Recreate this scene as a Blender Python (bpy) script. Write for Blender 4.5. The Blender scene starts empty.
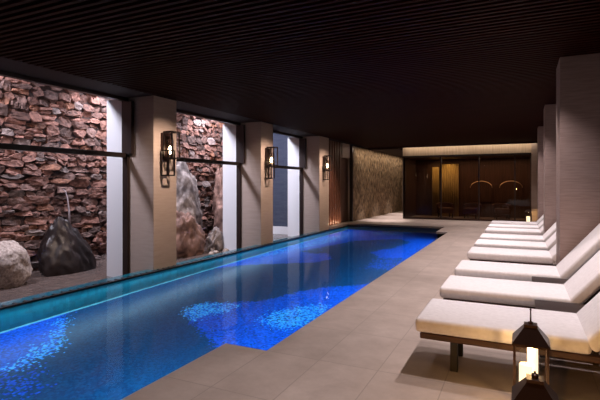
import bpy, bmesh, math, random
import numpy as np
from mathutils import Vector, Matrix, noise

random.seed(7)
PI = math.pi
S = bpy.context.scene
COL = S.collection

# ------------------------------------------------------------------ camera
EYE = 1.45
YAW = math.atan(220 / 457)
cd = bpy.data.cameras.new('camera')
cam = bpy.data.objects.new('camera', cd)
COL.objects.link(cam)
cam.location = (0, 0, EYE)
cam.rotation_euler = (PI / 2, 0, YAW)
cd.sensor_width = 36
cd.lens = 457 / 600 * 36
cd.shift_y = -15 / 600
cd.clip_start = 0.05
S.camera = cam

# ------------------------------------------------------------------ look
S.view_settings.view_transform = 'Standard'
S.view_settings.look = 'None'
S.view_settings.gamma = 1
S.view_settings.use_curve_mapping = False
S.view_settings.exposure = 0.0
S.cycles.use_denoising = True
S.cycles.denoiser = 'OPENIMAGEDENOISE'
S.cycles.max_bounces = 8
S.cycles.sample_clamp_indirect = 3.0
S.cycles.caustics_reflective = False
S.cycles.caustics_refractive = False
S.cycles.use_light_tree = True

# ------------------------------------------------------------------ world and lights
w = bpy.data.worlds.new('world'); S.world = w; w.use_nodes = True
bg = w.node_tree.nodes['Background']
bg.inputs[0].default_value = (0.45, 0.55, 0.9, 1)
bg.inputs[1].default_value = 0.22


def lamp(name, kind, loc, energy, color, target=None, **kw):
    d = bpy.data.lights.new(name, kind)
    d.energy = energy; d.color = color
    for k, v in kw.items(): setattr(d, k, v)
    o = bpy.data.objects.new(name, d); COL.objects.link(o)
    o.location = loc
    if target is not None:
        o.rotation_euler = (Vector(target) - Vector(loc)).to_track_quat('-Z', 'Y').to_euler()
    return o


WARM = (1.0, 0.72, 0.5)
WHITE = (1.0, 0.86, 0.85)
# added cool spots for the court's light from above, aimed at rocks and piers
for y in (3.9, 7.7, 11.5):
    lamp('court_fill', 'SPOT', (-8.15, y, 4.3), 720, (0.88, 0.86, 1.0), target=(-7.9, y + 1.3, 0), spot_size=math.radians(150), spot_blend=.6, shadow_soft_size=.3)
# added warm fill, unseen above the eave, turned to the stone wall
for y, e in ((4.2, 110), (7.4, 80), (11.2, 80)):
    lamp('garden_fill', 'SPOT', (-7.3, y, 3.35), e * .95, (1.0, 0.66, 0.54), target=(-9.0, y + .7, 1.9),
         spot_size=math.radians(150), spot_blend=1, shadow_soft_size=.12)
# downlights over the loungers and deck
LOUNGER_Y = [3.55, 4.73, 5.9, 7.4, 8.58, 9.75, 11.25, 12.43, 13.6]
for y in LOUNGER_Y:
    lamp('downlight', 'SPOT', (-.02, y + .27, 3.04), 128, WHITE, target=(-.3, y + .27, 0), spot_size=math.radians(112),
         spot_blend=.8, shadow_soft_size=.025)
for y, e in ((5.2, 50), (7.2, 60), (9.4, 150), (12.3, 150), (15.3, 170)):
    lamp('downlight', 'SPOT', (-1.4, y, 3.04), e, WHITE, target=(-1.4, y, 0), spot_size=math.radians(72),
         spot_blend=.9, shadow_soft_size=.05)
lamp('downlight', 'SPOT', (-1.6, 2.1, 3.04), 95, WHITE, target=(-1.6, 2.1, 0), spot_size=math.radians(66), spot_blend=.9, shadow_soft_size=.05)
for x, y in ((-3.6, 17.9), (-1.2, 17.9), (-.2, 16.2), (-2.4, 19.0), (-.5, 19.0)):
    lamp('downlight', 'SPOT', (x, y, 3.04), 100, WHITE, target=(x, y, 0), spot_size=math.radians(85), spot_blend=.9, shadow_soft_size=.03)
# column washers on the pool side
for y in (6.67, 10.52, 14.42):
    lamp('column_washer', 'SPOT', (-4.5, y - .5, 3.04), 290, (1.0, .74, .58), target=(-6.03, y, 1.4), spot_size=math.radians(70),
         spot_blend=.8, shadow_soft_size=.05)
# far end
for x, y in ((-4.95, 18.5), (-5.0, 20.6), (-5.0, 22.8)):
    lamp('corridor_downlight', 'SPOT', (x, y, 2.95), 520, WHITE, target=(x - .05, y, 0), spot_size=math.radians(50), spot_blend=.9, shadow_soft_size=.05)
lamp('wall_grazer', 'AREA', (-5.66, 21.6, 2.97), 42, (1, .76, .55), shape='RECTANGLE', size=8, size_y=.05).rotation_euler = (.06, 0, PI / 2)
lamp('cove_strip', 'AREA', (-2.0, 19.60, 3.20), 19, (1.0, .80, .62), target=(-2.0, 19.95, 2.85), shape='RECTANGLE', size=5.0, size_y=.06)
# underwater strip along the deck side of the pool
lamp('underwater_strip', 'AREA', (-2.06, 10.2, -.42), 330, (.5, .85, 1.0), target=(-4.6, 10.2, -.25), shape='RECTANGLE', size=12.0, size_y=.12)
lamp('underwater_strip', 'AREA', (-2.5, 2.4, -.42), 150, (.5, .85, 1.0), target=(-4.6, 2.4, -.25), shape='RECTANGLE', size=3.0, size_y=.12)
lamp('underwater_strip', 'AREA', (-4.2, -2.2, -.6), 170, (.5, .85, 1.0), target=(-4.9, 3.5, -.8), shape='RECTANGLE', size=2.6, size_y=.2)  # added strip at the unseen near end, brightens the left mosaic
lamp('underwater_strip', 'AREA', (-5.72, 8.2, -.30), 115, (.5, .85, 1.0), shape='RECTANGLE', size=16.0, size_y=.08).rotation_euler = (0, 0, PI / 2)  # added strip under the left curb, facing down, brightens the floor there
# added fill behind the camera: yellow on nearest lounger, soft at the near end
lamp('lounger_fill', 'SPOT', (-.3, -1.9, 1.1), 260, (1.0, .45, .07), target=(-.1, 3.55, .3), spot_size=math.radians(26), spot_blend=.7, shadow_soft_size=.05)
lamp('near_fill', 'SPOT', (-2.6, -.4, 3.04), 40, (1, .8, .7), target=(-2.6, 1.6, 0), spot_size=math.radians(120), spot_blend=1, shadow_soft_size=.05)


# ------------------------------------------------------------------ materials
def mat(name, color, rough=.6, metal=0, spec=.5, build=None):
    m = bpy.data.materials.new(name); m.use_nodes = True
    nt = m.node_tree; b = nt.nodes['Principled BSDF']
    b.inputs['Base Color'].default_value = (*color, 1)
    b.inputs['Roughness'].default_value = rough
    b.inputs['Metallic'].default_value = metal
    b.inputs['Specular IOR Level'].default_value = spec
    if build: build(nt, b)
    return m


def nd(nt, t, **kw):
    n = nt.nodes.new(t)
    for k, v in kw.items():
        if k in n.inputs: n.inputs[k].default_value = v
        else: setattr(n, k, v)
    return n


def coords(nt, scale=(1, 1, 1), rot=(0, 0, 0), kind='Object'):
    tc = nd(nt, 'ShaderNodeTexCoord'); mp = nd(nt, 'ShaderNodeMapping')
    mp.inputs['Scale'].default_value = scale; mp.inputs['Rotation'].default_value = rot
    nt.links.new(tc.outputs[kind], mp.inputs[0]); return mp.outputs[0]


def noisy(c1, c2, scale=5, stretch=(1, 1, 1), bump=.0, dist=.01, detail=6, attr=None, lo=.3, hi=.7):
    def f(nt, b):
        v = coords(nt, stretch)
        n = nd(nt, 'ShaderNodeTexNoise'); n.inputs['Scale'].default_value = scale; n.inputs['Detail'].default_value = detail
        nt.links.new(v, n.inputs['Vector'])
        r = nd(nt, 'ShaderNodeValToRGB'); r.color_ramp.elements[0].color = (*c1, 1); r.color_ramp.elements[1].color = (*c2, 1)
        r.color_ramp.elements[0].position = lo; r.color_ramp.elements[1].position = hi
        nt.links.new(n.outputs['Fac'], r.inputs[0])
        out = r.outputs[0]
        if attr:
            a = nd(nt, 'ShaderNodeVertexColor', layer_name=attr)
            mx = nd(nt, 'ShaderNodeMix', data_type='RGBA', blend_type='MULTIPLY')
            mx.inputs[0].default_value = 1
            nt.links.new(out, mx.inputs[6]); nt.links.new(a.outputs[0], mx.inputs[7]); out = mx.outputs[2]
        nt.links.new(out, b.inputs['Base Color'])
        if bump:
            bp = nd(nt, 'ShaderNodeBump'); bp.inputs['Strength'].default_value = bump; bp.inputs['Distance'].default_value = dist
            nt.links.new(n.outputs['Fac'], bp.inputs['Height']); nt.links.new(bp.outputs[0], b.inputs['Normal'])
    return f


def math_node(nt, op, a, b_=None, c_=None):
    n = nd(nt, 'ShaderNodeMath', operation=op)
    for i, x in enumerate((a, b_, c_)):
        if x is None: continue
        if isinstance(x, (int, float)): n.inputs[i].default_value = x
        else: nt.links.new(x, n.inputs[i])
    return n.outputs[0]


def floor_build(nt, b):
    tc = nd(nt, 'ShaderNodeTexCoord')
    sp = nd(nt, 'ShaderNodeSeparateXYZ'); nt.links.new(tc.outputs['Object'], sp.inputs[0])
    def joint(sock, off, step):
        a = math_node(nt, 'ADD', sock, off); a = math_node(nt, 'DIVIDE', a, step); fr = math_node(nt, 'FRACT', a)
        d = math_node(nt, 'SUBTRACT', fr, .5); d = math_node(nt, 'ABSOLUTE', d); d = math_node(nt, 'SUBTRACT', .5, d)
        d = math_node(nt, 'MULTIPLY', d, step)
        return math_node(nt, 'LESS_THAN', d, .004), math_node(nt, 'FLOOR', a)
    jx, fx = joint(sp.outputs[0], 20.0, .5)
    jy, fy = joint(sp.outputs[1], 20.52, .8)
    j = math_node(nt, 'MAXIMUM', jx, jy)
    cv = nd(nt, 'ShaderNodeCombineXYZ'); nt.links.new(fx, cv.inputs[0]); nt.links.new(fy, cv.inputs[1])
    wn = nd(nt, 'ShaderNodeTexWhiteNoise'); nt.links.new(cv.outputs[0], wn.inputs['Vector'])
    n = nd(nt, 'ShaderNodeTexNoise'); n.inputs['Scale'].default_value = 3; n.inputs['Detail'].default_value = 10; n.inputs['Roughness'].default_value = .7
    nt.links.new(tc.outputs['Object'], n.inputs['Vector'])
    r = nd(nt, 'ShaderNodeValToRGB')
    r.color_ramp.elements[0].color = (.41, .33, .29, 1); r.color_ramp.elements[1].color = (.56, .465, .415, 1)
    r.color_ramp.elements[0].position = .3; r.color_ramp.elements[1].position = .7
    nt.links.new(n.outputs['Fac'], r.inputs[0])
    m1 = nd(nt, 'ShaderNodeMix', data_type='RGBA', blend_type='MULTIPLY'); m1.inputs[0].default_value = 1
    k = math_node(nt, 'MULTIPLY_ADD', wn.outputs['Value'], .1, .92)
    cc = nd(nt, 'ShaderNodeCombineColor')
    for i in range(3): nt.links.new(k, cc.inputs[i])
    nt.links.new(r.outputs[0], m1.inputs[6]); nt.links.new(cc.outputs[0], m1.inputs[7])
    m2 = nd(nt, 'ShaderNodeMix', data_type='RGBA'); m2.inputs[7].default_value = (.36, .295, .26, 1)
    nt.links.new(j, m2.inputs[0]); nt.links.new(m1.outputs[2], m2.inputs[6])
    nt.links.new(m2.outputs[2], b.inputs['Base Color'])


def mosaic_build(nt, b):
    geo = nd(nt, 'ShaderNodeNewGeometry')
    sn = nd(nt, 'ShaderNodeVectorMath', operation='SNAP'); sn.inputs[1].default_value = (.025, .025, .025)
    nt.links.new(geo.outputs['Position'], sn.inputs[0])
    wn = nd(nt, 'ShaderNodeTexWhiteNoise'); nt.links.new(sn.outputs[0], wn.inputs['Vector'])
    ad = nd(nt, 'ShaderNodeVectorMath', operation='ADD'); ad.inputs[1].default_value = (7.1, 3.3, 1.7)
    nt.links.new(sn.outputs[0], ad.inputs[0])
    w2 = nd(nt, 'ShaderNodeTexWhiteNoise'); nt.links.new(ad.outputs[0], w2.inputs['Vector'])
    a = nd(nt, 'ShaderNodeVertexColor', layer_name='mosaic')
    sc = nd(nt, 'ShaderNodeSeparateColor'); nt.links.new(a.outputs[0], sc.inputs[0])
    def pair(c1, c2):
        r = nd(nt, 'ShaderNodeValToRGB'); r.color_ramp.elements[0].color = (*c1, 1); r.color_ramp.elements[1].color = (*c2, 1)
        nt.links.new(w2.outputs['Value'], r.inputs[0]); return r.outputs[0]
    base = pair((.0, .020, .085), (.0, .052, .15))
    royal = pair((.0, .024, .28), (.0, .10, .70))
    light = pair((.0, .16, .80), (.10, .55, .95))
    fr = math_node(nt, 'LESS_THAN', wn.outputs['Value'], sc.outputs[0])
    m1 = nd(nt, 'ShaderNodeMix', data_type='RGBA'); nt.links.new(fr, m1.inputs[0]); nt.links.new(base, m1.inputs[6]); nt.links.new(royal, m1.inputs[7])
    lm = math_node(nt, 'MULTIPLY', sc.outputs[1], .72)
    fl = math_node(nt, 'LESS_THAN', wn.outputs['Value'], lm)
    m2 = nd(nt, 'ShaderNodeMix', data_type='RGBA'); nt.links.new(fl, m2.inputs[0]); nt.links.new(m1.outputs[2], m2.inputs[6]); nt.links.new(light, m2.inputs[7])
    nt.links.new(m2.outputs[2], b.inputs['Base Color'])


def glassy(name, tint=(1, 1, 1), ior=1.45, rough=0.0, bump=None, strength=1.0):
    """thin pane: Fresnel mix of a clear pass-through and a mirror reflection"""
    m = bpy.data.materials.new(name); m.use_nodes = True; nt = m.node_tree; nt.nodes.clear()
    o = nd(nt, 'ShaderNodeOutputMaterial'); t = nd(nt, 'ShaderNodeBsdfTransparent'); g = nd(nt, 'ShaderNodeBsdfGlossy'); x = nd(nt, 'ShaderNodeMixShader')
    f = nd(nt, 'ShaderNodeFresnel'); f.inputs['IOR'].default_value = ior
    t.inputs[0].default_value = (*tint, 1); g.inputs['Roughness'].default_value = rough
    nt.links.new(f.outputs[0], x.inputs[0]); nt.links.new(t.outputs[0], x.inputs[1]); nt.links.new(g.outputs[0], x.inputs[2]); nt.links.new(x.outputs[0], o.inputs[0])
    return m


def water(name, bump_scale, bump_dist, color=(1, 1, 1), refract=True, deep=(.1, .08, .07)):
    m = bpy.data.materials.new(name); m.use_nodes = True; nt = m.node_tree; b = nt.nodes['Principled BSDF']
    b.inputs['Roughness'].default_value = 0.0 if refract else .08
    b.inputs['IOR'].default_value = 1.33
    if refract:
        b.inputs['Transmission Weight'].default_value = 1; b.inputs['Base Color'].default_value = (*color, 1)
    else:
        b.inputs['Base Color'].default_value = (*deep, 1)
    v = coords(nt)
    n = nd(nt, 'ShaderNodeTexNoise'); n.inputs['Scale'].default_value = bump_scale; n.inputs['Detail'].default_value = 3
    nt.links.new(v, n.inputs['Vector'])
    bp = nd(nt, 'ShaderNodeBump'); bp.inputs['Distance'].default_value = bump_dist; bp.inputs['Strength'].default_value = 1
    nt.links.new(n.outputs['Fac'], bp.inputs['Height']); nt.links.new(bp.outputs[0], b.inputs['Normal'])
    return m


def emit(name, color, strength):
    m = bpy.data.materials.new(name); m.use_nodes = True; b = m.node_tree.nodes['Principled BSDF']
    b.inputs['Base Color'].default_value = (*color, 1)
    b.inputs['Emission Color'].default_value = (*color, 1); b.inputs['Emission Strength'].default_value = strength
    return m


def wall_tiles_build(nt, b):
    # small vertical mosaic tiles on the pool's side walls
    geo = nd(nt, 'ShaderNodeNewGeometry')
    sn = nd(nt, 'ShaderNodeVectorMath', operation='SNAP'); sn.inputs[1].default_value = (10, .05, .3)
    nt.links.new(geo.outputs['Position'], sn.inputs[0])
    wn = nd(nt, 'ShaderNodeTexWhiteNoise'); nt.links.new(sn.outputs[0], wn.inputs['Vector'])
    r = nd(nt, 'ShaderNodeValToRGB'); r.color_ramp.elements[0].color = (.0, .045, .07, 1); r.color_ramp.elements[1].color = (.0, .075, .11, 1)
    nt.links.new(wn.outputs['Value'], r.inputs[0]); nt.links.new(r.outputs[0], b.inputs['Base Color'])


def calm_water(name, scale, dist):
    """refracting water surface, ripples in the normal"""
    m = bpy.data.materials.new(name); m.use_nodes = True; nt = m.node_tree; nt.nodes.clear()
    o = nd(nt, 'ShaderNodeOutputMaterial'); t = nd(nt, 'ShaderNodeBsdfRefraction'); g = nd(nt, 'ShaderNodeBsdfGlossy'); x = nd(nt, 'ShaderNodeMixShader')
    t.inputs['IOR'].default_value = 1.33; t.inputs['Roughness'].default_value = 0; g.inputs['Roughness'].default_value = .03
    f = nd(nt, 'ShaderNodeFresnel'); f.inputs['IOR'].default_value = 1.075
    v = coords(nt)
    n = nd(nt, 'ShaderNodeTexNoise'); n.inputs['Scale'].default_value = scale; n.inputs['Detail'].default_value = 3
    nt.links.new(v, n.inputs['Vector'])
    bp = nd(nt, 'ShaderNodeBump'); bp.inputs['Distance'].default_value = dist; bp.inputs['Strength'].default_value = 1
    nt.links.new(n.outputs['Fac'], bp.inputs['Height'])
    for k in (t, g): nt.links.new(bp.outputs[0], k.inputs['Normal'])
    nt.links.new(f.outputs[0], x.inputs[0]); nt.links.new(t.outputs[0], x.inputs[1]); nt.links.new(g.outputs[0], x.inputs[2]); nt.links.new(x.outputs[0], o.inputs[0])
    return m


M = {
    'floor': mat('limestone_floor', (.35, .3, .26), .5, build=floor_build),
    'mosaic': mat('pool_mosaic', (0, .1, .4), .4, build=mosaic_build),
    'teal': mat('teal_tiles', (0, .3, .4), .35, build=wall_tiles_build),
    'dark_gap': mat('dark_channel', (.012, .014, .02), .5),
    'pool_water': calm_water('pool_water', 2.5, .004),
    'garden_water': water('garden_water', 5, .03, refract=False, deep=(.12, .09, .08)),
    'ceiling': mat('dark_timber_slats', (.035, .012, .008), .6, spec=.05, build=noisy((.016, .0028, .0015), (.034, .0065, .0035), 4, (.4, 8, 8))),
    'ceiling_back': mat('ceiling_void', (.006, .003, .003), .9),
    'soffit': mat('dark_brown_soffit', (.018, .006, .005), .7, spec=.2),
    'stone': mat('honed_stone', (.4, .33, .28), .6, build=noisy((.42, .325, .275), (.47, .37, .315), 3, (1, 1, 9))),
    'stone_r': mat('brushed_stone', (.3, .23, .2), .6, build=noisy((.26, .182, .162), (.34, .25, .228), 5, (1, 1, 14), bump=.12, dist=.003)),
    'frame': mat('dark_bronze_frame', (.03, .018, .016), .4, .4),
    'plaster': mat('pale_render', (.75, .75, .77), .8),
    'garden_end': mat('slate_grey_render', (.16, .18, .24), .8, build=noisy((.035, .045, .08), (.055, .065, .10), 2, (1, 1, 6))),
    'rubble': mat('rubble_stone', (.5, .3, .25), .85, build=noisy((.32, .29, .29), (1.0, .96, .94), 11, bump=1, dist=.03, detail=10, attr='stone')),
    'mortar': mat('mortar_shadow', (.035, .022, .02), .95),
    'boulder_grey': mat('weathered_grey_rock', (.3, .25, .23), .85, build=noisy((.09, .07, .062), (.42, .36, .335), 5, bump=1, dist=.05, detail=10)),
    'boulder_red': mat('red_brown_rock', (.3, .15, .1), .85, build=noisy((.05, .022, .018), (.34, .20, .155), 4, bump=1, dist=.05, detail=10)),
    'boulder_dark': mat('wet_dark_rock', (.06, .035, .03), .42, build=noisy((.008, .005, .005), (.022, .013, .012), 4, (1, 1, .4), bump=.12, dist=.04, detail=8)),
    'boulder_pale': mat('pale_speckled_rock', (.4, .33, .29), .9, build=noisy((.2, .15, .13), (.55, .46, .4), 22, bump=.7, dist=.02, detail=8)),
    'glass': glassy('window_glass', (.98, .98, .99), 1.12),
    'dark_glass': glassy('smoked_glass', (.42, .34, .28), 1.3),
    'lantern_glass': glassy('lantern_glass', (.95, .93, .9), 1.3),
    'mattress': mat('white_canvas', (.83, .79, .8), .85, spec=.2, build=noisy((.78, .74, .75), (.87, .83, .84), 30, bump=.15, dist=.002)),
    'dark_wood': mat('dark_stained_wood', (.07, .03, .02), .4, build=noisy((.012, .005, .004), (.028, .011, .008), 6, (1, 12, 12))),
    'frame_wood': mat('brown_stained_wood', (.06, .025, .015), .45, build=noisy((.04, .016, .009), (.075, .03, .018), 6, (1, 12, 12))),
    'leg_wood': mat('ebonised_wood', (.008, .005, .004), .5),
    'red_wood': mat('walnut_slats', (.16, .06, .035), .45, build=noisy((.11, .04, .025), (.2, .08, .05), 6, (12, 12, 1))),
    'bronze': mat('dark_bronze', (.05, .025, .02), .35, .6),
    'channel_tile': mat('wet_blue_channel', (.01, .16, .24), .12),
    'pale_tile': mat('pale_cove_tile', (.15, .42, .5), .4),
    'black': mat('blackened_metal', (.02, .013, .012), .4, .5),
    'candle': emit('glowing_candle', (1.0, .80, .52), 1.6),
    'bulb': emit('glowing_bulb', (1.0, .74, .46), 16.0),
    'bark': mat('rough_split_stone', (.3, .22, .16), .8, build=noisy((.035, .024, .018), (.50, .36, .22), 5, (1, 3.2, .9), bump=1, dist=.04, detail=6)),
    'fascia': mat('ribbed_timber_fascia', (.55, .42, .28), .6, build=noisy((.42, .32, .23), (.58, .46, .34), 8, (6, 1, .2))),
    'curtain': mat('gold_curtain', (.5, .35, .12), .8, build=noisy((.35, .24, .08), (.6, .44, .18), 10, (6, 1, .2))),
    'brown_panel': mat('brown_veneer', (.09, .045, .03), .5, build=noisy((.08, .04, .025), (.15, .075, .05), 3, (8, 8, .5))),
    'gilt': mat('gilt_metal', (.7, .5, .3), .3, .9),
    'leather': mat('brown_leather', (.15, .07, .04), .5),
    'jet': mat('falling_water', (.38, .32, .33), .3),
    'ceramic': mat('white_ceramic', (.7, .6, .5), .4),
}


# ------------------------------------------------------------------ mesh helpers
def box(bm, x0, x1, y0, y1, z0, z1, bev=0, seg=1, mtx=None):
    r = bmesh.ops.create_cube(bm, size=1)
    vs = r['verts']
    for v in vs:
        v.co = Vector(((x0 + x1) / 2 + v.co.x * (x1 - x0), (y0 + y1) / 2 + v.co.y * (y1 - y0), (z0 + z1) / 2 + v.co.z * (z1 - z0)))
    if bev:
        es = {e for v in vs for e in v.link_edges}
        rr = bmesh.ops.bevel(bm, geom=list(es), offset=bev, segments=seg, profile=.5, affect='EDGES')
        vs = list({v for f in rr['faces'] for v in f.verts} | {v for v in vs if v.is_valid})
    if mtx is not None:
        bmesh.ops.transform(bm, matrix=mtx, verts=vs)
    return vs


def tube(bm, pts, r, seg=8):
    pts = [Vector(p) for p in pts]; rings = []
    for i, p in enumerate(pts):
        d = (pts[min(i + 1, len(pts) - 1)] - pts[max(i - 1, 0)]).normalized()
        up = Vector((0, 0, 1)) if abs(d.z) < .9 else Vector((1, 0, 0))
        a = d.cross(up).normalized(); b = d.cross(a)
        rr = r[i] if isinstance(r, (list, tuple)) else r
        rings.append([bm.verts.new(p + rr * (math.cos(2 * PI * k / seg) * a + math.sin(2 * PI * k / seg) * b)) for k in range(seg)])
    for i in range(len(rings) - 1):
        for k in range(seg):
            bm.faces.new((rings[i][k], rings[i][(k + 1) % seg], rings[i + 1][(k + 1) % seg], rings[i + 1][k]))
    bm.faces.new(rings[0][::-1]); bm.faces.new(rings[-1])


def lathe(bm, prof, cx=0, cy=0, seg=24):
    rings = []
    for r, z in prof:
        rings.append([bm.verts.new((cx + r * math.cos(2 * PI * k / seg), cy + r * math.sin(2 * PI * k / seg), z)) for k in range(seg)])
    for i in range(len(rings) - 1):
        for k in range(seg):
            bm.faces.new((rings[i][k], rings[i][(k + 1) % seg], rings[i + 1][(k + 1) % seg], rings[i + 1][k]))
    bm.faces.new(rings[0][::-1]); bm.faces.new(rings[-1])


def obj(name, bm, m, parent=None, smooth=False, loc=None):
    bmesh.ops.recalc_face_normals(bm, faces=bm.faces)
    me = bpy.data.meshes.new(name); bm.to_mesh(me); bm.free()
    if m is not None: me.materials.append(M[m])
    if smooth: me.polygons.foreach_set('use_smooth', [True] * len(me.polygons))
    o = bpy.data.objects.new(name, me); COL.objects.link(o)
    if parent: o.parent = parent
    if loc: o.location = loc
    return o


def bx(name, dims, m, parent=None, bev=0, seg=1, smooth=False):
    bm = bmesh.new(); box(bm, *dims, bev=bev, seg=seg)
    return obj(name, bm, m, parent, smooth)


def struct(o):
    o['kind'] = 'structure'; return o


def tag(o, label, cat, group=None, kind=None):
    o['label'] = label; o['category'] = cat
    if group: o['group'] = group
    if kind: o['kind'] = kind
    return o


def empty(name, loc, rz=0):
    o = bpy.data.objects.new(name, None); COL.objects.link(o); o.location = loc; o.rotation_euler = (0, 0, rz)
    o.empty_display_size = .1
    return o


def dup(root, loc, label, parent=None):
    def rec(o, par):
        c = o.copy(); COL.objects.link(c); c.parent = par
        for ch in list(o.children): rec(ch, c)
        return c
    r = rec(root, parent)
    r.location = loc; r['label'] = label
    return r


# ------------------------------------------------------------------ room shell
POOL_L, POOL_R, POOL_RN = -5.87, -2.0, -2.43
YN, YF0, YF1 = 3.48, 14.6, 16.4
YB = -2.4            # wall behind the camera
bm = bmesh.new()
e = .0
box(bm, POOL_RN, 2.0, YB, YN, -.06, 0)
box(bm, POOL_R, 2.0, YN, YF0, -.06, 0)
box(bm, -2.35, 2.0, YF0, YF1, -.06, 0)
box(bm, -7.0, 2.0, YF1, 26.0, -.06, 0)
struct(obj('floor', bm, 'floor'))

# pool walls below the coping: set back, dark overflow slot, tiled below the water
bm = bmesh.new()
box(bm, POOL_RN + .05, POOL_RN + .25, YB, YN + .05, -1.15, -.06)
box(bm, POOL_R + .05, POOL_R + .25, YN + .05, YF0, -1.15, -.06)
box(bm, POOL_RN + .25, POOL_R + .25, YN - .15, YN + .05, -1.15, -.06)
box(bm, -2.30, -2.1, YF0, YF1, -1.15, -.06)
box(bm, -2.30, -1.75, YF0, YF0 + .2, -1.15, -.061)
box(bm, -6.2, -2.1, YF1 + .02, YF1 + .2, -1.15, -.06)
struct(obj('pool_side_wall', bm, 'dark_gap'))
bm = bmesh.new()
box(bm, POOL_L - .05, POOL_L, YB, YF1, -1.15, -.112)
struct(obj('pool_edge_wall', bm, 'teal'))
struct(bx('trim_1', (POOL_L - .05, POOL_L + .004, YB, YF1, -.112, -.095), 'black'))
# pale cove tile where the wall meets the pool floor
struct(bx('trim_8', (POOL_L, POOL_L + .03, YB, YF1, -1.1, -1.075), 'pale_tile'))
# overflow channel with cross bars between the pool edge and the columns
bm = bmesh.new()
box(bm, -6.02, POOL_L - .051, YB, YF1, -.16, -.104)
for a_, b_ in ((3.13, 6.35), (6.99, 10.19), (10.85, 14.01)):
    box(bm, -6.18, -6.021, a_, b_, -.16, -.104)
struct(obj('overflow_channel', bm, 'channel_tile'))
bm = bmesh.new(); y = 3.2
while y < YF1 - .1:
    box(bm, -6.01, POOL_L - .052, y, y + .04, -.103, -.097); y += .14
struct(obj('overflow_bars', bm, 'dark_gap'))

# mosaic pool floor, pattern stored per vertex
G = .06
xs = np.arange(-5.93, -1.72, G); ys = np.arange(YB, YF1 + .2, G)
X, Y = np.meshgrid(xs, ys)


def inside(poly):
    r = np.zeros(X.shape, bool); n = len(poly)
    for i in range(n):
        x1, y1 = poly[i]; x2, y2 = poly[(i + 1) % n]
        if y1 == y2: continue
        c = ((y1 > Y) != (y2 > Y)) & (X < (x2 - x1) * (Y - y1) / (y2 - y1) + x1)
        r ^= c
    return r.astype(float)


def blur(a, n):
    for _ in range(n):
        p = np.pad(a, 1, mode='edge')
        a = (p[:-2, 1:-1] + p[2:, 1:-1] + p[1:-1, :-2] + p[1:-1, 2:] + 2 * p[1:-1, 1:-1]) / 6
    return a


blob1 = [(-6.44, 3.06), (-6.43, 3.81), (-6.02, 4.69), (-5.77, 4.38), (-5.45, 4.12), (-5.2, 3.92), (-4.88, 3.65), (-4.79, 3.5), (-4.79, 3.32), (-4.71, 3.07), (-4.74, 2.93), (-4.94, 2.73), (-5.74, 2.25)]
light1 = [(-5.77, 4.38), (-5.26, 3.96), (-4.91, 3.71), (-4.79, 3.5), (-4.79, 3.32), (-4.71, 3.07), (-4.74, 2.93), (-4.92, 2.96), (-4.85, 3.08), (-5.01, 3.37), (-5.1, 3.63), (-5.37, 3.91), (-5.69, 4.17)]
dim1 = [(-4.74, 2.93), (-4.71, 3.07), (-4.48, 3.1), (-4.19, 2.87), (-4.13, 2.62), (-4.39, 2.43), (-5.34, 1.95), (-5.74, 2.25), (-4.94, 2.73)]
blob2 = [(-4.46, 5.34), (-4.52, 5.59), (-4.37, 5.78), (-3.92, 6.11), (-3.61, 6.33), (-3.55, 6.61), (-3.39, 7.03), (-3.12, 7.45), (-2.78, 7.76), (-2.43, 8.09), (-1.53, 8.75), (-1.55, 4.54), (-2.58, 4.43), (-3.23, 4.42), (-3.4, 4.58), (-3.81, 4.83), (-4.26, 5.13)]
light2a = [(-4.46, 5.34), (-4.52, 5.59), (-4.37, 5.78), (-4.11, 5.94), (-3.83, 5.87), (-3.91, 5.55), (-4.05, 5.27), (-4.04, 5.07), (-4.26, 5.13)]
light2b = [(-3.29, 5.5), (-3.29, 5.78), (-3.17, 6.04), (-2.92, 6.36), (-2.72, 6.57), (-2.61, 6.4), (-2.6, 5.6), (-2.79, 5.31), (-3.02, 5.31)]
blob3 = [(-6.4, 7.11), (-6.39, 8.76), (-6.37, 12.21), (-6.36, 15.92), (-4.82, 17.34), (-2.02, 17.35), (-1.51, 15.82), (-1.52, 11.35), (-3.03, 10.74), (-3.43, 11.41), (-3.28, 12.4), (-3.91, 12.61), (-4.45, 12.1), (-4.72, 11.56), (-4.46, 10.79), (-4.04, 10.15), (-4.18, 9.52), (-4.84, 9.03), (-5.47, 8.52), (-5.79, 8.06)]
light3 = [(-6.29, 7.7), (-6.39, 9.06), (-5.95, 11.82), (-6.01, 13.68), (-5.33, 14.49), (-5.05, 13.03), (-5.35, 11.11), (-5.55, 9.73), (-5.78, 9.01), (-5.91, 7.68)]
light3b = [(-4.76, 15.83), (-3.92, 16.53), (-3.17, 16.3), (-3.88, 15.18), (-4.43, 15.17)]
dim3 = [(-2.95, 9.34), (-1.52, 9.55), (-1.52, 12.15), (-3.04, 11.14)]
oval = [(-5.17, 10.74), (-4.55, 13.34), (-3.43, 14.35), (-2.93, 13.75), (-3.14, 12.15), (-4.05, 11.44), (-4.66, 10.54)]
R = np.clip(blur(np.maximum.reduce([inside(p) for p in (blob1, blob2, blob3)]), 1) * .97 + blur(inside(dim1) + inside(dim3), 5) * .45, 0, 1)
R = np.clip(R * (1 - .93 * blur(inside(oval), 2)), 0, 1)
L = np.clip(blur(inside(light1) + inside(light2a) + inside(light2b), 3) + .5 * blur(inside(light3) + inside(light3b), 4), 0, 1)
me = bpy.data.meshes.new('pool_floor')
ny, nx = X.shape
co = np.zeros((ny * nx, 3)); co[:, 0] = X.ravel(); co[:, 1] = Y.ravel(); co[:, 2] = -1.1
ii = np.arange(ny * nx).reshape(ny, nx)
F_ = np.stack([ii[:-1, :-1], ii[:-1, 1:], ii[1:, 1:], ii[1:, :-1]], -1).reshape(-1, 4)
me.from_pydata(co.tolist(), [], F_.tolist())
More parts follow.
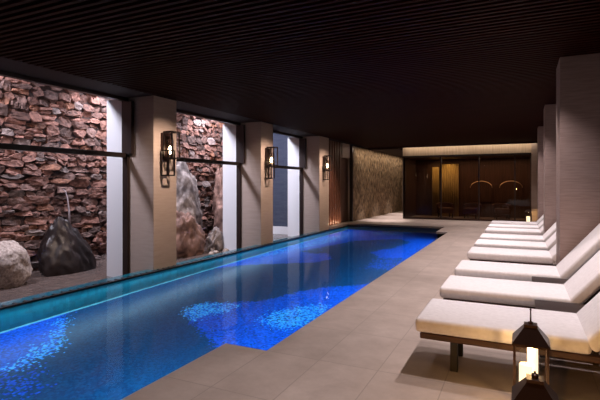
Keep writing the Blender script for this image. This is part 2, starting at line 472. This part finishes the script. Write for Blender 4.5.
ca = me.color_attributes.new('mosaic', 'FLOAT_COLOR', 'POINT')
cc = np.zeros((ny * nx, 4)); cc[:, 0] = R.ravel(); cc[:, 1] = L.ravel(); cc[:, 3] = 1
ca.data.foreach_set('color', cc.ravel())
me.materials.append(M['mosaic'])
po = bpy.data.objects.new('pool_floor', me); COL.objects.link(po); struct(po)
# water
bm = bmesh.new()
vs = [bm.verts.new(p) for p in ((POOL_L, YB, -.125), (POOL_RN + .05, YB, -.125), (POOL_RN + .05, YN + .05, -.125), (POOL_R + .05, YN + .05, -.125),
                                (POOL_R + .05, YF0, -.125), (-2.30, YF0, -.125), (-2.30, YF1 + .02, -.125), (POOL_L, YF1 + .02, -.125))]
bm.faces.new(vs)
pw = obj('pool_water', bm, 'pool_water'); pw['kind'] = 'structure'
if pw.data.polygons[0].normal.z < 0: pw.data.flip_normals()

# sunken gutter between pool edge and glazing
struct(bx('pool_gutter', (-7.3, -6.12, YB, YF1, -.62, -.55), 'dark_gap'))

# ceiling: dark backing and cross slats in one mesh
bm = bmesh.new()
box(bm, -6.0, 2.0, YB, 19.5, 3.17, 3.22)
y = 1.0
while y < 19.5:
    box(bm, -6.0, 2.0, y, y + .045, 3.09, 3.168)
    y += .1
ce = struct(obj('ceiling', bm, 'ceiling'))
bm = bmesh.new()
box(bm, -6.85, -6.0, YB, 19.5, 3.09, 3.3)
box(bm, -7.3, -6.85, YB, 16.3, 3.2, 3.3)
struct(obj('trim_2', bm, 'soffit'))
bm = bmesh.new()
box(bm, -7.0, -4.72, 19.5, 26, 3.0, 3.3)
box(bm, -4.72, 2.0, 19.5, 26, 3.32, 3.4)
box(bm, -4.72, 2.0, 19.42, 19.5, 3.035, 3.4)
struct(obj('trim_3', bm, 'soffit'))
# fascia lit by the cove strip
bm = bmesh.new()
box(bm, -4.60, .62, 19.86, 19.96, 2.70, 3.32)
x = -4.58
while x < .6:
    box(bm, x, x + .03, 19.845, 19.862, 2.70, 3.32); x += .06
struct(obj('trim_4', bm, 'fascia'))

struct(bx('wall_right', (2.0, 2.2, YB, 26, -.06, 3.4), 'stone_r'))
struct(bx('wall_back', (-7.3, 2.2, YB - .2, YB, -1, 3.4), 'stone_r'))
struct(bx('wall_far', (-7.0, 2.0, 26, 26.2, -.06, 3.4), 'stone'))
# left wall: solid behind the camera, header over the windows
bm = bmesh.new()
box(bm, -6.85, -6.6, YB, 2.5, -1, 3.3)
box(bm, -6.85, -6.6, 14.86, 16.3, -.1, 3.09)
struct(obj('wall_left', bm, 'soffit'))

# textured feature wall past the pool, real relief
bm = bmesh.new()
ny_, nz_ = 150, 60
grid = []
for i in range(ny_ + 1):
    row = []
    for k in range(nz_ + 1):
        yy = 17.35 + i * (25.9 - 17.35) / ny_; zz = k * 3.02 / nz_
        d = noise.noise(Vector((0, yy * 8, zz * 4))) * .06 + noise.noise(Vector((3, yy * 2.2, zz * .6))) * .05
        row.append(bm.verts.new((-6.02 + d, yy, zz)))
    grid.append(row)
for i in range(ny_):
    for k in range(nz_):
        bm.faces.new((grid[i][k], grid[i + 1][k], grid[i + 1][k + 1], grid[i][k + 1]))
fw = struct(obj('wall_left', bm, 'bark'))
fw.data.polygons.foreach_set('use_smooth', [False] * len(fw.data.polygons))
struct(bx('wall_left', (-6.4, -6.12, 17.35, 26, -.06, 3.0), 'stone'))
# doorway with dark door and pale strip of wall over it
struct(bx('wall_left', (-6.4, -6.1, 16.42, 17.35, 2.52, 3.06), 'stone'))
struct(bx('door_1', (-6.3, -6.22, 16.42, 17.35, 0, 2.52), 'brown_panel'))
struct(bx('trim_5', (-6.12, -6.0, 17.27, 17.36, 0, 3.05), 'frame'))

# columns ------------------------------------------------------------
LCOL = [(6.36, 6.98), (10.2, 10.84), (14.02, 14.86)]
lab = ['pale stone column nearest on the left, between the first two garden windows',
       'middle pale stone column on the pool left side with a caged wall lamp',
       'farthest pale stone column on the left, beside the walnut slatted screen']
for (a, b_), l in zip(LCOL, lab):
    o = bx('stone_column', (-6.75, -6.03, a, b_, -.55, 3.088), 'stone', bev=.004)
    f_ = bx('outer_pier', (-7.22, -6.752, a, b_, -.55, 3.088), 'plaster', o); f_['label'] = 'white rendered garden side of the column'
    tag(o, l, 'column', 'columns between the garden windows')
o = struct(bx('wall_left', (-7.22, -6.03, 2.5, 3.12, -.55, 3.088), 'stone'))
RC = [6.72, 10.57, 14.42]
lab = ['broad brown stone pillar on the right, behind the third lounger from the front',
       'brown stone pillar on the right, second from the front',
       'farthest brown stone pillar on the right near the smoked glass room']
for y, l in zip(RC, lab):
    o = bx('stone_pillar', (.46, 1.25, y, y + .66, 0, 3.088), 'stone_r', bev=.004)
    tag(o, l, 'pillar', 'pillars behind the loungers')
struct(bx('wall_right', (.40, 2.0, 19.75, 19.95, 0, 3.08), 'stone'))

# windows --------------------------------------------------------------
def window(n, y0, y1):
    root = struct(empty('window_%d' % n, (-6.7, y0, -.33)))
    h = 3.415; w_ = y1 - y0
    bm = bmesh.new()
    box(bm, -.05, .05, 0, w_, -.2, .06)
    box(bm, -.05, .05, 0, w_, h - .06, h)
    box(bm, -.04, .04, 0, .05, .06, h - .06)
    box(bm, -.05, .07, w_ - .05, w_, .06, h - .06)
    box(bm, -.05, .19, w_ - .07, w_, 2.36, h - .06)
    obj('window_frame', bm, 'frame', root)
    bm = bmesh.new()
    box(bm, -.05, .05, .05, w_ - .05, 2.295, 2.38, bev=.004)
    obj('transom', bm, 'frame', root)
    bm = bmesh.new()
    vs = [bm.verts.new(p) for p in ((0, .05, .06), (0, w_ - .05, .06), (0, w_ - .05, 2.27), (0, .05, 2.27))]; bm.faces.new(vs)
    vs = [bm.verts.new(p) for p in ((0, .05, 2.38), (0, w_ - .05, 2.38), (0, w_ - .05, h - .06), (0, .05, h - .06))]; bm.faces.new(vs)
    obj('pane', bm, 'glass', root)


window(1, 3.12, 6.36); window(2, 6.98, 10.2); window(3, 10.84, 14.02)

# garden ------------------------------------------------------------------
struct(bx('garden_pool', (-9.2, -7.25, 1.5, 14.7, -.5, -.32), 'garden_water'))
struct(bx('garden_pool', (-7.25, -6.76, 3.12, 14.0, -.5, -.32), 'garden_water'))
struct(bx('wall_garden', (-9.4, -7.222, 14.62, 14.8, -.5, 3.9), 'garden_end'))
struct(bx('trim_6', (-8.9, -7.23, 14.5, 14.61, -.32, -.05), 'plaster'))

# rubble wall: individually shaped stones in one surface
bm = bmesh.new()
cl = bm.loops.layers.float_color.new('stone')
box(bm, -9.4, -9.06, 1.5, 14.6, -.5, 3.9)
for f in bm.faces:
    for lp in f.loops: lp[cl] = (.05, .03, .026, 1)
rnd = random.Random(11)


def stone(y0, y1, z0, z1, tilt):
    cy, cz = (y0 + y1) / 2, (z0 + z1) / 2; hw, hh = (y1 - y0) / 2, (z1 - z0) / 2
    n = rnd.choice((6, 7, 8)); ph = rnd.random() * 6
    pts = []
    for k in range(n):
        a = 2 * PI * k / n + rnd.uniform(-.25, .25)
        ca_, sa = math.cos(a), math.sin(a)
        q = max(abs(ca_), abs(sa)); f = .97 * 1 / q + .06
        f *= rnd.uniform(.93, 1.10)
        pts.append((ca_ * hw * f, sa * hh * f))
    dep = rnd.uniform(.02, .085); sx = rnd.uniform(-.3, .3); sz = rnd.uniform(-.55, .3)
    tc, ts = math.cos(tilt), math.sin(tilt)
    rings = []
    for (s_, d_) in ((1.0, -.03), (.98, dep * .6), (.90, dep), (.4, dep * 1.06)):
        ring = []
        for (a, b_) in pts:
            a2, b2 = a * s_, b_ * s_
            jit = rnd.uniform(-.014, .014) if s_ < .97 else 0
            ring.append(bm.verts.new((-9.06 + d_ + sx * a2 + sz * b2 * (d_ > 0) + jit, cy + a2 * tc - b2 * ts, cz + a2 * ts + b2 * tc)))
        rings.append(ring)
    g = rnd.random(); v = rnd.uniform(.28, .78)
    if g < .55: c = (.46, .235, .18)
    elif g < .8: c = (.36, .225, .19)
    elif g < .92: c = (.50, .23, .14)
    else: c = (.52, .42, .39)
    c = (c[0] * v, c[1] * v, c[2] * v, 1)
    fs = []
    for i in range(3):
        for k in range(n):
            fs.append(bm.faces.new((rings[i][k], rings[i][(k + 1) % n], rings[i + 1][(k + 1) % n], rings[i + 1][k])))
    fs.append(bm.faces.new(rings[3]))
    for f in fs:
        for lp in f.loops: lp[cl] = c


z = -.45
while z < 3.85:
    rh = rnd.uniform(.10, .19) if z < 1.9 else rnd.uniform(.14, .26)
    y = 1.5 + rnd.uniform(-.2, 0)
    while y < 14.6:
        wd = rnd.uniform(1.6, 3.6) * rh if z < 1.9 else rnd.uniform(.9, 2.0) * rh
        wd = min(max(wd, .14), .52)
        dz = .05 * math.sin(y * 1.3 + z) + rnd.uniform(-.02, .02)
        tl = rnd.uniform(-.06, .06) if z < 1.9 else rnd.uniform(-.4, .4)
        if rnd.random() < .22 and rh > .14:
            hcut = rh * rnd.uniform(.35, .65)
            stone(y, y + wd, z + dz, z + dz + hcut, tl * .3); stone(y, y + wd, z + dz + hcut, z + dz + rh, tl * .3)
        else:
            stone(y, y + wd, z + dz, z + dz + rh, tl)
        y += wd
    z += rh * .97
rw = obj('wall_stone', bm, 'rubble'); struct(rw)


def boulder(name, loc, size, m, label, seed, sharp=.35, freq=1.6, peak=0, sub=5, rz=0, lean=(0, 0)):
    bm = bmesh.new()
    bmesh.ops.create_icosphere(bm, subdivisions=sub, radius=1)
    for v in bm.verts:
        p = v.co.copy(); q = p * freq + Vector((seed * 3.1, seed * 1.7, seed))
        d = noise.hetero_terrain(q, 1.0, 2.1, 5, .6) * sharp * .45
        # facet-like planes
        c = noise.voronoi(q * .9)[0]; d += (c[1] - c[0]) * sharp * .5 + noise.fractal(q * 3.5, .9, 2.1, 5) * sharp * .30
        v.co = p * (1 + d - sharp * .35)
        t = (v.co.z + 1) / 2
        if peak:
            k = 1 - peak * max(0, min(t, 1.0)) ** 1.3
            v.co.x *= k; v.co.y *= k
        v.co.x += lean[0] * t; v.co.y += lean[1] * t
        v.co = Vector((v.co.x * size[0], v.co.y * size[1], v.co.z * size[2]))
    o = obj(name, bm, m, None, smooth=True, loc=loc)
    o.rotation_euler = (0, 0, rz)
    try: o.data.shade_smooth()
    except Exception: pass
    tag(o, label, 'boulder', 'boulders in the garden water')
    return o


boulder('boulder', (-8.3, 4.98, -.02), (.47, .47, .47), 'boulder_pale', 'rounded pale boulder in garden water at the left edge of the nearest window', 1, .18, 1.2)
boulder('boulder', (-8.4, 6.48, .06), (.46, .66, .70), 'boulder_dark', 'dark wet pointed rock with water running beside it, nearest window', 4, .3, 1.2, peak=.62, lean=(0, -.4))
boulder('boulder', (-8.42, 9.95, .55), (.32, .80, 1.28), 'boulder_grey', 'tallest grey upright boulder in the second window', 7, .45, 1.2, peak=.08)
boulder('boulder', (-7.62, 9.15, .0), (.27, .62, .66), 'boulder_red', 'low brown angular boulder in front of the tall grey one', 9, .45, 1.3, peak=.12)
boulder('boulder', (-7.74, 11.15, .42), (.30, .50, .92), 'boulder_red', 'red-brown upright boulder at right of the tall grey one', 12, .4, 1.3, peak=.1)
boulder('boulder', (-7.36, 10.1, -.1), (.14, .26, .34), 'boulder_grey', 'small pale jagged rock low between the big boulders', 15, .5, 1.8)
boulder('boulder', (-8.58, 12.05, .75), (.18, .30, 1.20), 'boulder_red', 'red rock rising behind the red-brown boulder', 18, .4, 1.6)
boulder('boulder', (-8.5, 13.0, 1.45), (.20, .40, 2.0), 'boulder_grey', 'slender grey rock reaching high against the stone wall in the second window', 22, .5, 2.0, peak=.2)
for i, (x, y, s_) in enumerate(((-7.12, 9.75, .06), (-7.06, 10.12, .07), (-6.95, 9.92, .05), (-7.08, 9.5, .06), (-7.2, 10.6, .08))):
    o = boulder('pebble', (x, y, -.30), (s_, s_ * 1.3, s_ * .8), 'boulder_pale', 'small loose stone at the waterline below the big boulders', 30 + i, .3, 1.5, sub=3)
    o['category'] = 'stone'; o['group'] = 'small loose stones at the waterline'

# jet of water arching from the wall onto the dark rock
bm = bmesh.new()
tube(bm, [(-8.90, 6.69, 1.36), (-8.85, 6.70, 1.32), (-8.81, 6.72, 1.16), (-8.79, 6.74, .9), (-8.77, 6.75, .5)], [.005, .008, .012, .018, .022], 8)
tag(obj('water_jet', bm, 'jet', smooth=True), 'thin white jet of water falling beside the dark pointed rock', 'water jet')

# slatted walnut screen -------------------------------------------------
t = empty('slatted_screen', (-6.2, 14.9, 0))
tag(t, 'tall walnut vertical slat screen next to the far left column', 'screen')
bx('backing', (-.08, 0, 0, 1.5, 0, 3.055), 'brown_panel', t)
bm = bmesh.new(); y = .02
while y < 1.45:
    box(bm, 0.002, .10, y, y + .13, 0, 3.05, bev=.006); y += .24
obj('slats', bm, 'red_wood', t)
lamp('screen_uplight', 'AREA', (-5.98, 15.6, .03), 5, (1, .7, .45), target=(-6.12, 15.6, .6), shape='RECTANGLE', size=1.3, size_y=.04)
struct(bx('trim_7', (-7.0, -5.88, 14.87, 16.4, -.08, 0.0), 'floor'))

# glass room -----------------------------------------------------------------
def xp(px): return px
t = empty('glass_room', (-4.57, 19.75, 0))
tag(t, 'long smoked glass partition room across the far end of the hall', 'glass room')
W = 4.96
xsplit = [0, 1.59, 3.07, 4.39, W]
bx('base_rail', (0, W, 0, .1, 0, .07), 'bronze', t)
bx('top_rail', (0, W, 0, .1, 2.62, 2.70), 'frame', t)
for i, x in enumerate(xsplit):
    bx('mullion', (max(x - .025, 0), min(x + .025, W), .01, .09, .07, 2.62), 'frame', t)
for i in range(4):
    bm = bmesh.new()
    a, b_ = xsplit[i] + .03, xsplit[i + 1] - .03
    bm.faces.new([bm.verts.new(p) for p in ((a, .05, .07), (b_, .05, .07), (b_, .05, 2.62), (a, .05, 2.62))])
    obj('glass_panel', bm, 'dark_glass', t)
bm = bmesh.new(); box(bm, .0, .08, .1, 3.2, 0, 2.7)
obj('side_wall', bm, 'brown_panel', t)
bm = bmesh.new(); box(bm, 0, W + .4, 2.4, 2.5, 0, 2.7); obj('rear_wall', bm, 'brown_panel', t)
bm = bmesh.new(); box(bm, 0, W + .4, .12, 2.5, 2.64, 2.7); obj('lid', bm, 'brown_panel', t)
# gold curtains inside
for (a, b_, h, l) in ((-3.33, -2.53, 2.42, 'wide gold lit curtain panel behind the smoked glass'), (-3.72, -3.40, 2.28, 'narrow gold lit curtain panel behind smoked glass, left of the wide one')):
    bm = bmesh.new(); n = 40; rows = []
    for k in range(n + 1):
        x = a + (b_ - a) * k / n; d = .025 * math.sin(k * 1.3)
        rows.append([bm.verts.new((x, 22.0 + d, zz)) for zz in (.02, h)])
    for k in range(n): bm.faces.new((rows[k][0], rows[k + 1][0], rows[k + 1][1], rows[k][1]))
    r = bmesh.ops.extrude_face_region(bm, geom=list(bm.faces))
    bmesh.ops.translate(bm, vec=(0, .02, 0), verts=[v for v in r['geom'] if isinstance(v, bmesh.types.BMVert)])
    tag(obj('curtain', bm, 'curtain', smooth=True), l, 'curtain', 'curtains inside the glass room')
    lamp('curtain_light', 'SPOT', ((a + b_) / 2, 21.72, 2.60), 13, (1, .72, .3), target=((a + b_) / 2, 22.0, 1.9), spot_size=math.radians(110), spot_blend=1, shadow_soft_size=.04)
lamp('room_glow', 'AREA', (-1.6, 21.2, 2.6), 30, (1, .66, .42), shape='RECTANGLE', size=4.2, size_y=.8)
# gilt arches added on the rear wall to imitate reflected arcs of light
for cx, hw, l in ((-1.58, .46, 'left thin gilt arch imitating a glint behind the smoked glass'), (-.36, .46, 'right thin gilt arch imitating a glint behind the smoked glass')):
    t = empty('glint_arch', (cx, 22.1, .7)); tag(t, l, 'arch', 'arches imitating glints in the glass room')
    bm = bmesh.new()
    pts = [(-hw, 0, 0), (-hw, 0, .62)] + [(-hw * math.cos(PI * k / 16), 0, .62 + .30 * math.sin(PI * k / 16)) for k in range(1, 16)] + [(hw, 0, .62), (hw, 0, 0), (-hw, 0, 0)]
    tube(bm, pts[1:-2], .02, 6); obj('arch_rim', bm, 'gilt', t)
    bm = bmesh.new(); vs = [bm.verts.new(p) for p in pts[:-1]]; bm.faces.new(vs)
    r = bmesh.ops.extrude_face_region(bm, geom=list(bm.faces)); bmesh.ops.translate(bm, vec=(0, .012, 0), verts=[v for v in r['geom'] if isinstance(v, bmesh.types.BMVert)])
    obj('arch_plate', bm, 'brown_panel', t)


def armchair(loc, label, rz):
    t = empty('armchair', loc, rz); tag(t, label, 'armchair', 'armchairs in the glass room')
    bx('seat', (-.3, .3, -.3, .3, .2, .45), 'leather', t, bev=.05, seg=3, smooth=True)
    bm = bmesh.new(); n = 14; prev = None
    inner = []; outer = []
    for k in range(n + 1):
        a = PI * k / n
        inner.append((.30 * math.cos(a), .05 + .27 * math.sin(a))); outer.append((.38 * math.cos(a), .05 + .35 * math.sin(a)))
    loop = inner + outer[::-1]
    lo = [bm.verts.new((x, y, .2)) for x, y in loop]; hi = [bm.verts.new((x, y, .58 + .22 * max(0, y))) for x, y in loop]
    m_ = len(loop)
    for k in range(m_): bm.faces.new((lo[k], lo[(k + 1) % m_], hi[(k + 1) % m_], hi[k]))
    for k in range(n): 
        bm.faces.new((hi[k], hi[k + 1], hi[m_ - 2 - k], hi[m_ - 1 - k])); bm.faces.new((lo[k + 1], lo[k], lo[m_ - 1 - k], lo[m_ - 2 - k]))
    obj('backrest', bm, 'leather', t)
    for sx in (-.24, .24):
        for sy in (-.24, .24):
            bx('leg', (sx - .02, sx + .02, sy - .02, sy + .02, 0, .2), 'dark_wood', t)


armchair((-3.0, 21.2, 0), 'left brown armchair dimly seen behind the smoked glass', .4)
armchair((-1.9, 21.3, 0), 'middle brown armchair dimly seen behind the smoked glass', -.2)
armchair((-.7, 21.3, 0), 'right brown armchair dimly seen behind the smoked glass', .2)

# sconces --------------------------------------------------------------------
def make_sconce(loc, label):
    t = empty('wall_sconce', loc); tag(t, label, 'wall lamp', 'caged wall lamps on the left columns')
    bx('back_plate', (0.0, .04, -.10, .10, -.17, .35), 'bronze', t, bev=.004)
    bm = bmesh.new(); r = .011
    def rect(x0, x1, y0, y1, z0, z1):
        for yy in (y0, y1):
            for xx in (x0, x1): box(bm, xx - r, xx + r, yy - r, yy + r, z0, z1)
        for zz in (z0, z1):
            for yy in (y0, y1): box(bm, x0, x1, yy - r, yy + r, zz - r, zz + r)
            for xx in (x0, x1): box(bm, xx - r, xx + r, y0, y1, zz - r, zz + r)
    rect(.05, .25, -.07, .13, -.12, .37)
    obj('outer_cage', bm, 'black', t)
    bm = bmesh.new()
    rect(.035, .20, -.115, .05, -.44, .02)
    obj('lower_cage', bm, 'black', t)
    bm = bmesh.new(); lathe(bm, [(.05, -.16), (.05, .24)], .14, .0, 20)
    bmesh.ops.delete(bm, geom=[f for f in bm.faces if len(f.verts) > 4], context='FACES')
    obj('glass_tube', bm, 'lantern_glass', t, smooth=True)
    bm = bmesh.new(); lathe(bm, [(.012, .37), (.012, .24), (.022, .235), (.022, .12), (.012, .11)], .14, 0, 12)
    sk = obj('socket', bm, 'bronze', t)
    bm = bmesh.new(); lathe(bm, [(.010, .11), (.018, .09), (.034, .055), (.040, .02), (.034, -.015), (.016, -.04), (.002, -.045)], .14, 0, 16)
    obj('bulb', bm, 'bulb', sk, smooth=True)
    return t


sc1 = make_sconce((-6.03, 6.64, 2.07), 'caged bronze wall lamp on the nearest left column')
dup(sc1, (-6.03, 10.5, 2.07), 'caged bronze wall lamp on the middle left column')
dup(sc1, (-6.03, 14.38, 2.07), 'caged bronze wall lamp on the farthest left column')

# loungers -------------------------------------------------------------------
BEND = 1.13; ANG = math.radians(50)


def make_lounger(loc, label):
    t = empty('sun_lounger', loc)
    tag(t, label, 'sun lounger', 'white cushioned loungers in a row beside the pool')
    bm = bmesh.new()
    box(bm, 0, BEND + .03, 0, .72, .32, .425, bev=.028, seg=3)
    for v in bm.verts:          # gentle crown of the padding
        if v.co.z > .40: v.co.z += .012 * math.sin(PI * min(max(v.co.y / .72, 0), 1)) * 1.0
    obj('seat_mattress', bm, 'mattress', t, smooth=True)
    mt = Matrix.Translation((BEND, 0, .42)) @ Matrix.Rotation(-ANG, 4, 'Y')
    bm = bmesh.new(); box(bm, -.03, .80, 0, .72, -.10, .0, bev=.028, seg=3, mtx=mt)
    obj('back_mattress', bm, 'mattress', t, smooth=True)
    bm = bmesh.new()
    box(bm, .035, 1.98, .02, .075, .27, .315, bev=.006)
    box(bm, .035, 1.98, .645, .70, .27, .315, bev=.006)
    box(bm, .035, .09, .075, .645, .255, .315)
    box(bm, 1.92, 1.98, .075, .645, .255, .315)
    for k in range(9): box(bm, .15 + k * .11, .22 + k * .11, .075, .645, .285, .312)
    obj('frame', bm, 'frame_wood', t)
    bm = bmesh.new(); box(bm, .0, .78, .03, .69, -.135, -.102, bev=.005, mtx=mt)
    obj('back_frame', bm, 'dark_wood', t)
    for yy in (.10, .60):
        bm = bmesh.new(); tube(bm, [(BEND + .42, yy, .79), (BEND + .62, yy, .30)], .012, 6)
        obj('support_strut', bm, 'bronze', t)
    for x in (.24, 1.62):
        for (a, b_) in ((.16, .20), (.52, .56)):
            bm = bmesh.new(); box(bm, x, x + .055, a, b_, 0, .285, bev=.004)
            lg = obj('leg', bm, 'leg_wood', t)
        bx('leg_rail', (x + .015, x + .055, .20, .52, .21, .268), 'leg_wood', t)
    return t


LL = ['white cushioned lounger nearest the camera, behind the pair of lanterns',
      'white cushioned lounger second from the front, between two dark side tables',
      'white cushioned lounger third from the front, just before the broad pillar',
      'white cushioned lounger fourth from the front, first one beyond the broad pillar',
      'white cushioned lounger fifth from the front',
      'white cushioned lounger sixth from the front',
      'white cushioned lounger seventh from the front, third from the far end',
      'white cushioned lounger eighth from the front, second from the far end',
      'white cushioned lounger farthest away, last of the row']
l0 = make_lounger((-.73, LOUNGER_Y[0], 0), LL[0])
for y, l in zip(LOUNGER_Y[1:], LL[1:]):
    dup(l0, (-.73, y, 0), l)


def make_table(loc, label):
    t = empty('side_table', loc); tag(t, label, 'side table', 'dark side tables between the loungers')
    bx('tabletop', (0, .48, 0, .38, .365, .405), 'dark_wood', t, bev=.004)
    for x in (.03, .41):
        for y in (.03, .31):
            bx('leg', (x, x + .04, y, y + .04, 0, .365), 'dark_wood', t)
    bx('shelf', (.035, .445, .035, .345, .10, .12), 'dark_wood', t)
    return t


t0 = make_table((.12, 4.31, 0), 'dark wood side table between the first and second loungers')
dup(t0, (.12, 5.49, 0), 'dark wood side table between the second and third loungers')


# lanterns ---------------------------------------------------------------------
def make_lantern(loc, w_, eave, label, power, candles, peak=.11, finial=True):
    t = empty('candle_lantern', loc); tag(t, label, 'lantern')
    h = w_ / 2
    bx('base', (-h, h, -h, h, 0, .035), 'bronze', t, bev=.004)
    for sx in (-1, 1):
        for sy in (-1, 1):
            bx('post', (sx * (h - .008) - .007, sx * (h - .008) + .007, sy * (h - .008) - .007, sy * (h - .008) + .007, .035, eave), 'bronze', t)
    for k in range(4):
        bm = bmesh.new(); a = h - .008
        vs = [Vector((-a + .008, -a, .036)), Vector((a - .008, -a, .036)), Vector((a - .008, -a, eave - .012)), Vector((-a + .008, -a, eave - .012))]
        R_ = Matrix.Rotation(k * PI / 2, 3, 'Z')
        bm.faces.new([bm.verts.new(R_ @ v) for v in vs]); obj('glass_pane', bm, 'lantern_glass', t)
    bm = bmesh.new()
    lv = []
    for (r, z) in ((h + .006, eave - .012), (h + .006, eave), (h * .38, eave + peak * .85), (h * .38, eave + peak)):
        lv.append([bm.verts.new((sx * r, sy * r, z)) for sx, sy in ((-1, -1), (1, -1), (1, 1), (-1, 1))])
    for i in range(3):
        for k in range(4): bm.faces.new((lv[i][k], lv[i][(k + 1) % 4], lv[i + 1][(k + 1) % 4], lv[i + 1][k]))
    bm.faces.new(lv[0][::-1]); bm.faces.new(lv[3])
    roof = obj('roof', bm, 'bronze', t)
    bm = bmesh.new(); z = eave + peak
    if finial:
        lathe(bm, [(.016, z), (.016, z + .012), (.005, z + .016), (.004, z + .085), (.007, z + .09), (.004, z + .10)], 0, 0, 10)
    else:
        lathe(bm, [(.018, z), (.018, z + .02), (.006, z + .026), (.006, z + .035)], 0, 0, 10)
    obj('finial', bm, 'bronze', roof)
    for (cx, cy, r, hh) in candles:
        bm = bmesh.new(); lathe(bm, [(r, .036), (r, hh - .006), (r - .006, hh), (.001, hh - .004)], cx, cy, 20)
        c = obj('candle', bm, 'candle', t, smooth=False)
        bm = bmesh.new(); tube(bm, [(cx, cy, hh - .005), (cx + .002, cy, hh + .014)], .0015, 5); obj('wick', bm, 'black', c)
    L_ = lamp('candle_flame', 'POINT', (0, 0, 0), power, (1, .62, .26), shadow_soft_size=.03)
    L_.parent = t; L_.location = (0, 0, eave - .04)
    return t


make_lantern((.062, 3.32, 0), .205, .44, 'tall bronze candle lantern standing in front of the nearest lounger', 5, [(.012, .035, .032, .405), (-.03, -.04, .038, .30)])
make_lantern((.075, 2.88, 0), .225, .25, 'short bronze candle lantern in front of the tall one', 4, [(.0, 0, .05, .15)], peak=.12, finial=False)
make_lantern((.28, 19.3, 0), .24, .42, 'small glowing candle lantern on floor at the far end by the glass room', 9, [(0, 0, .06, .26)])
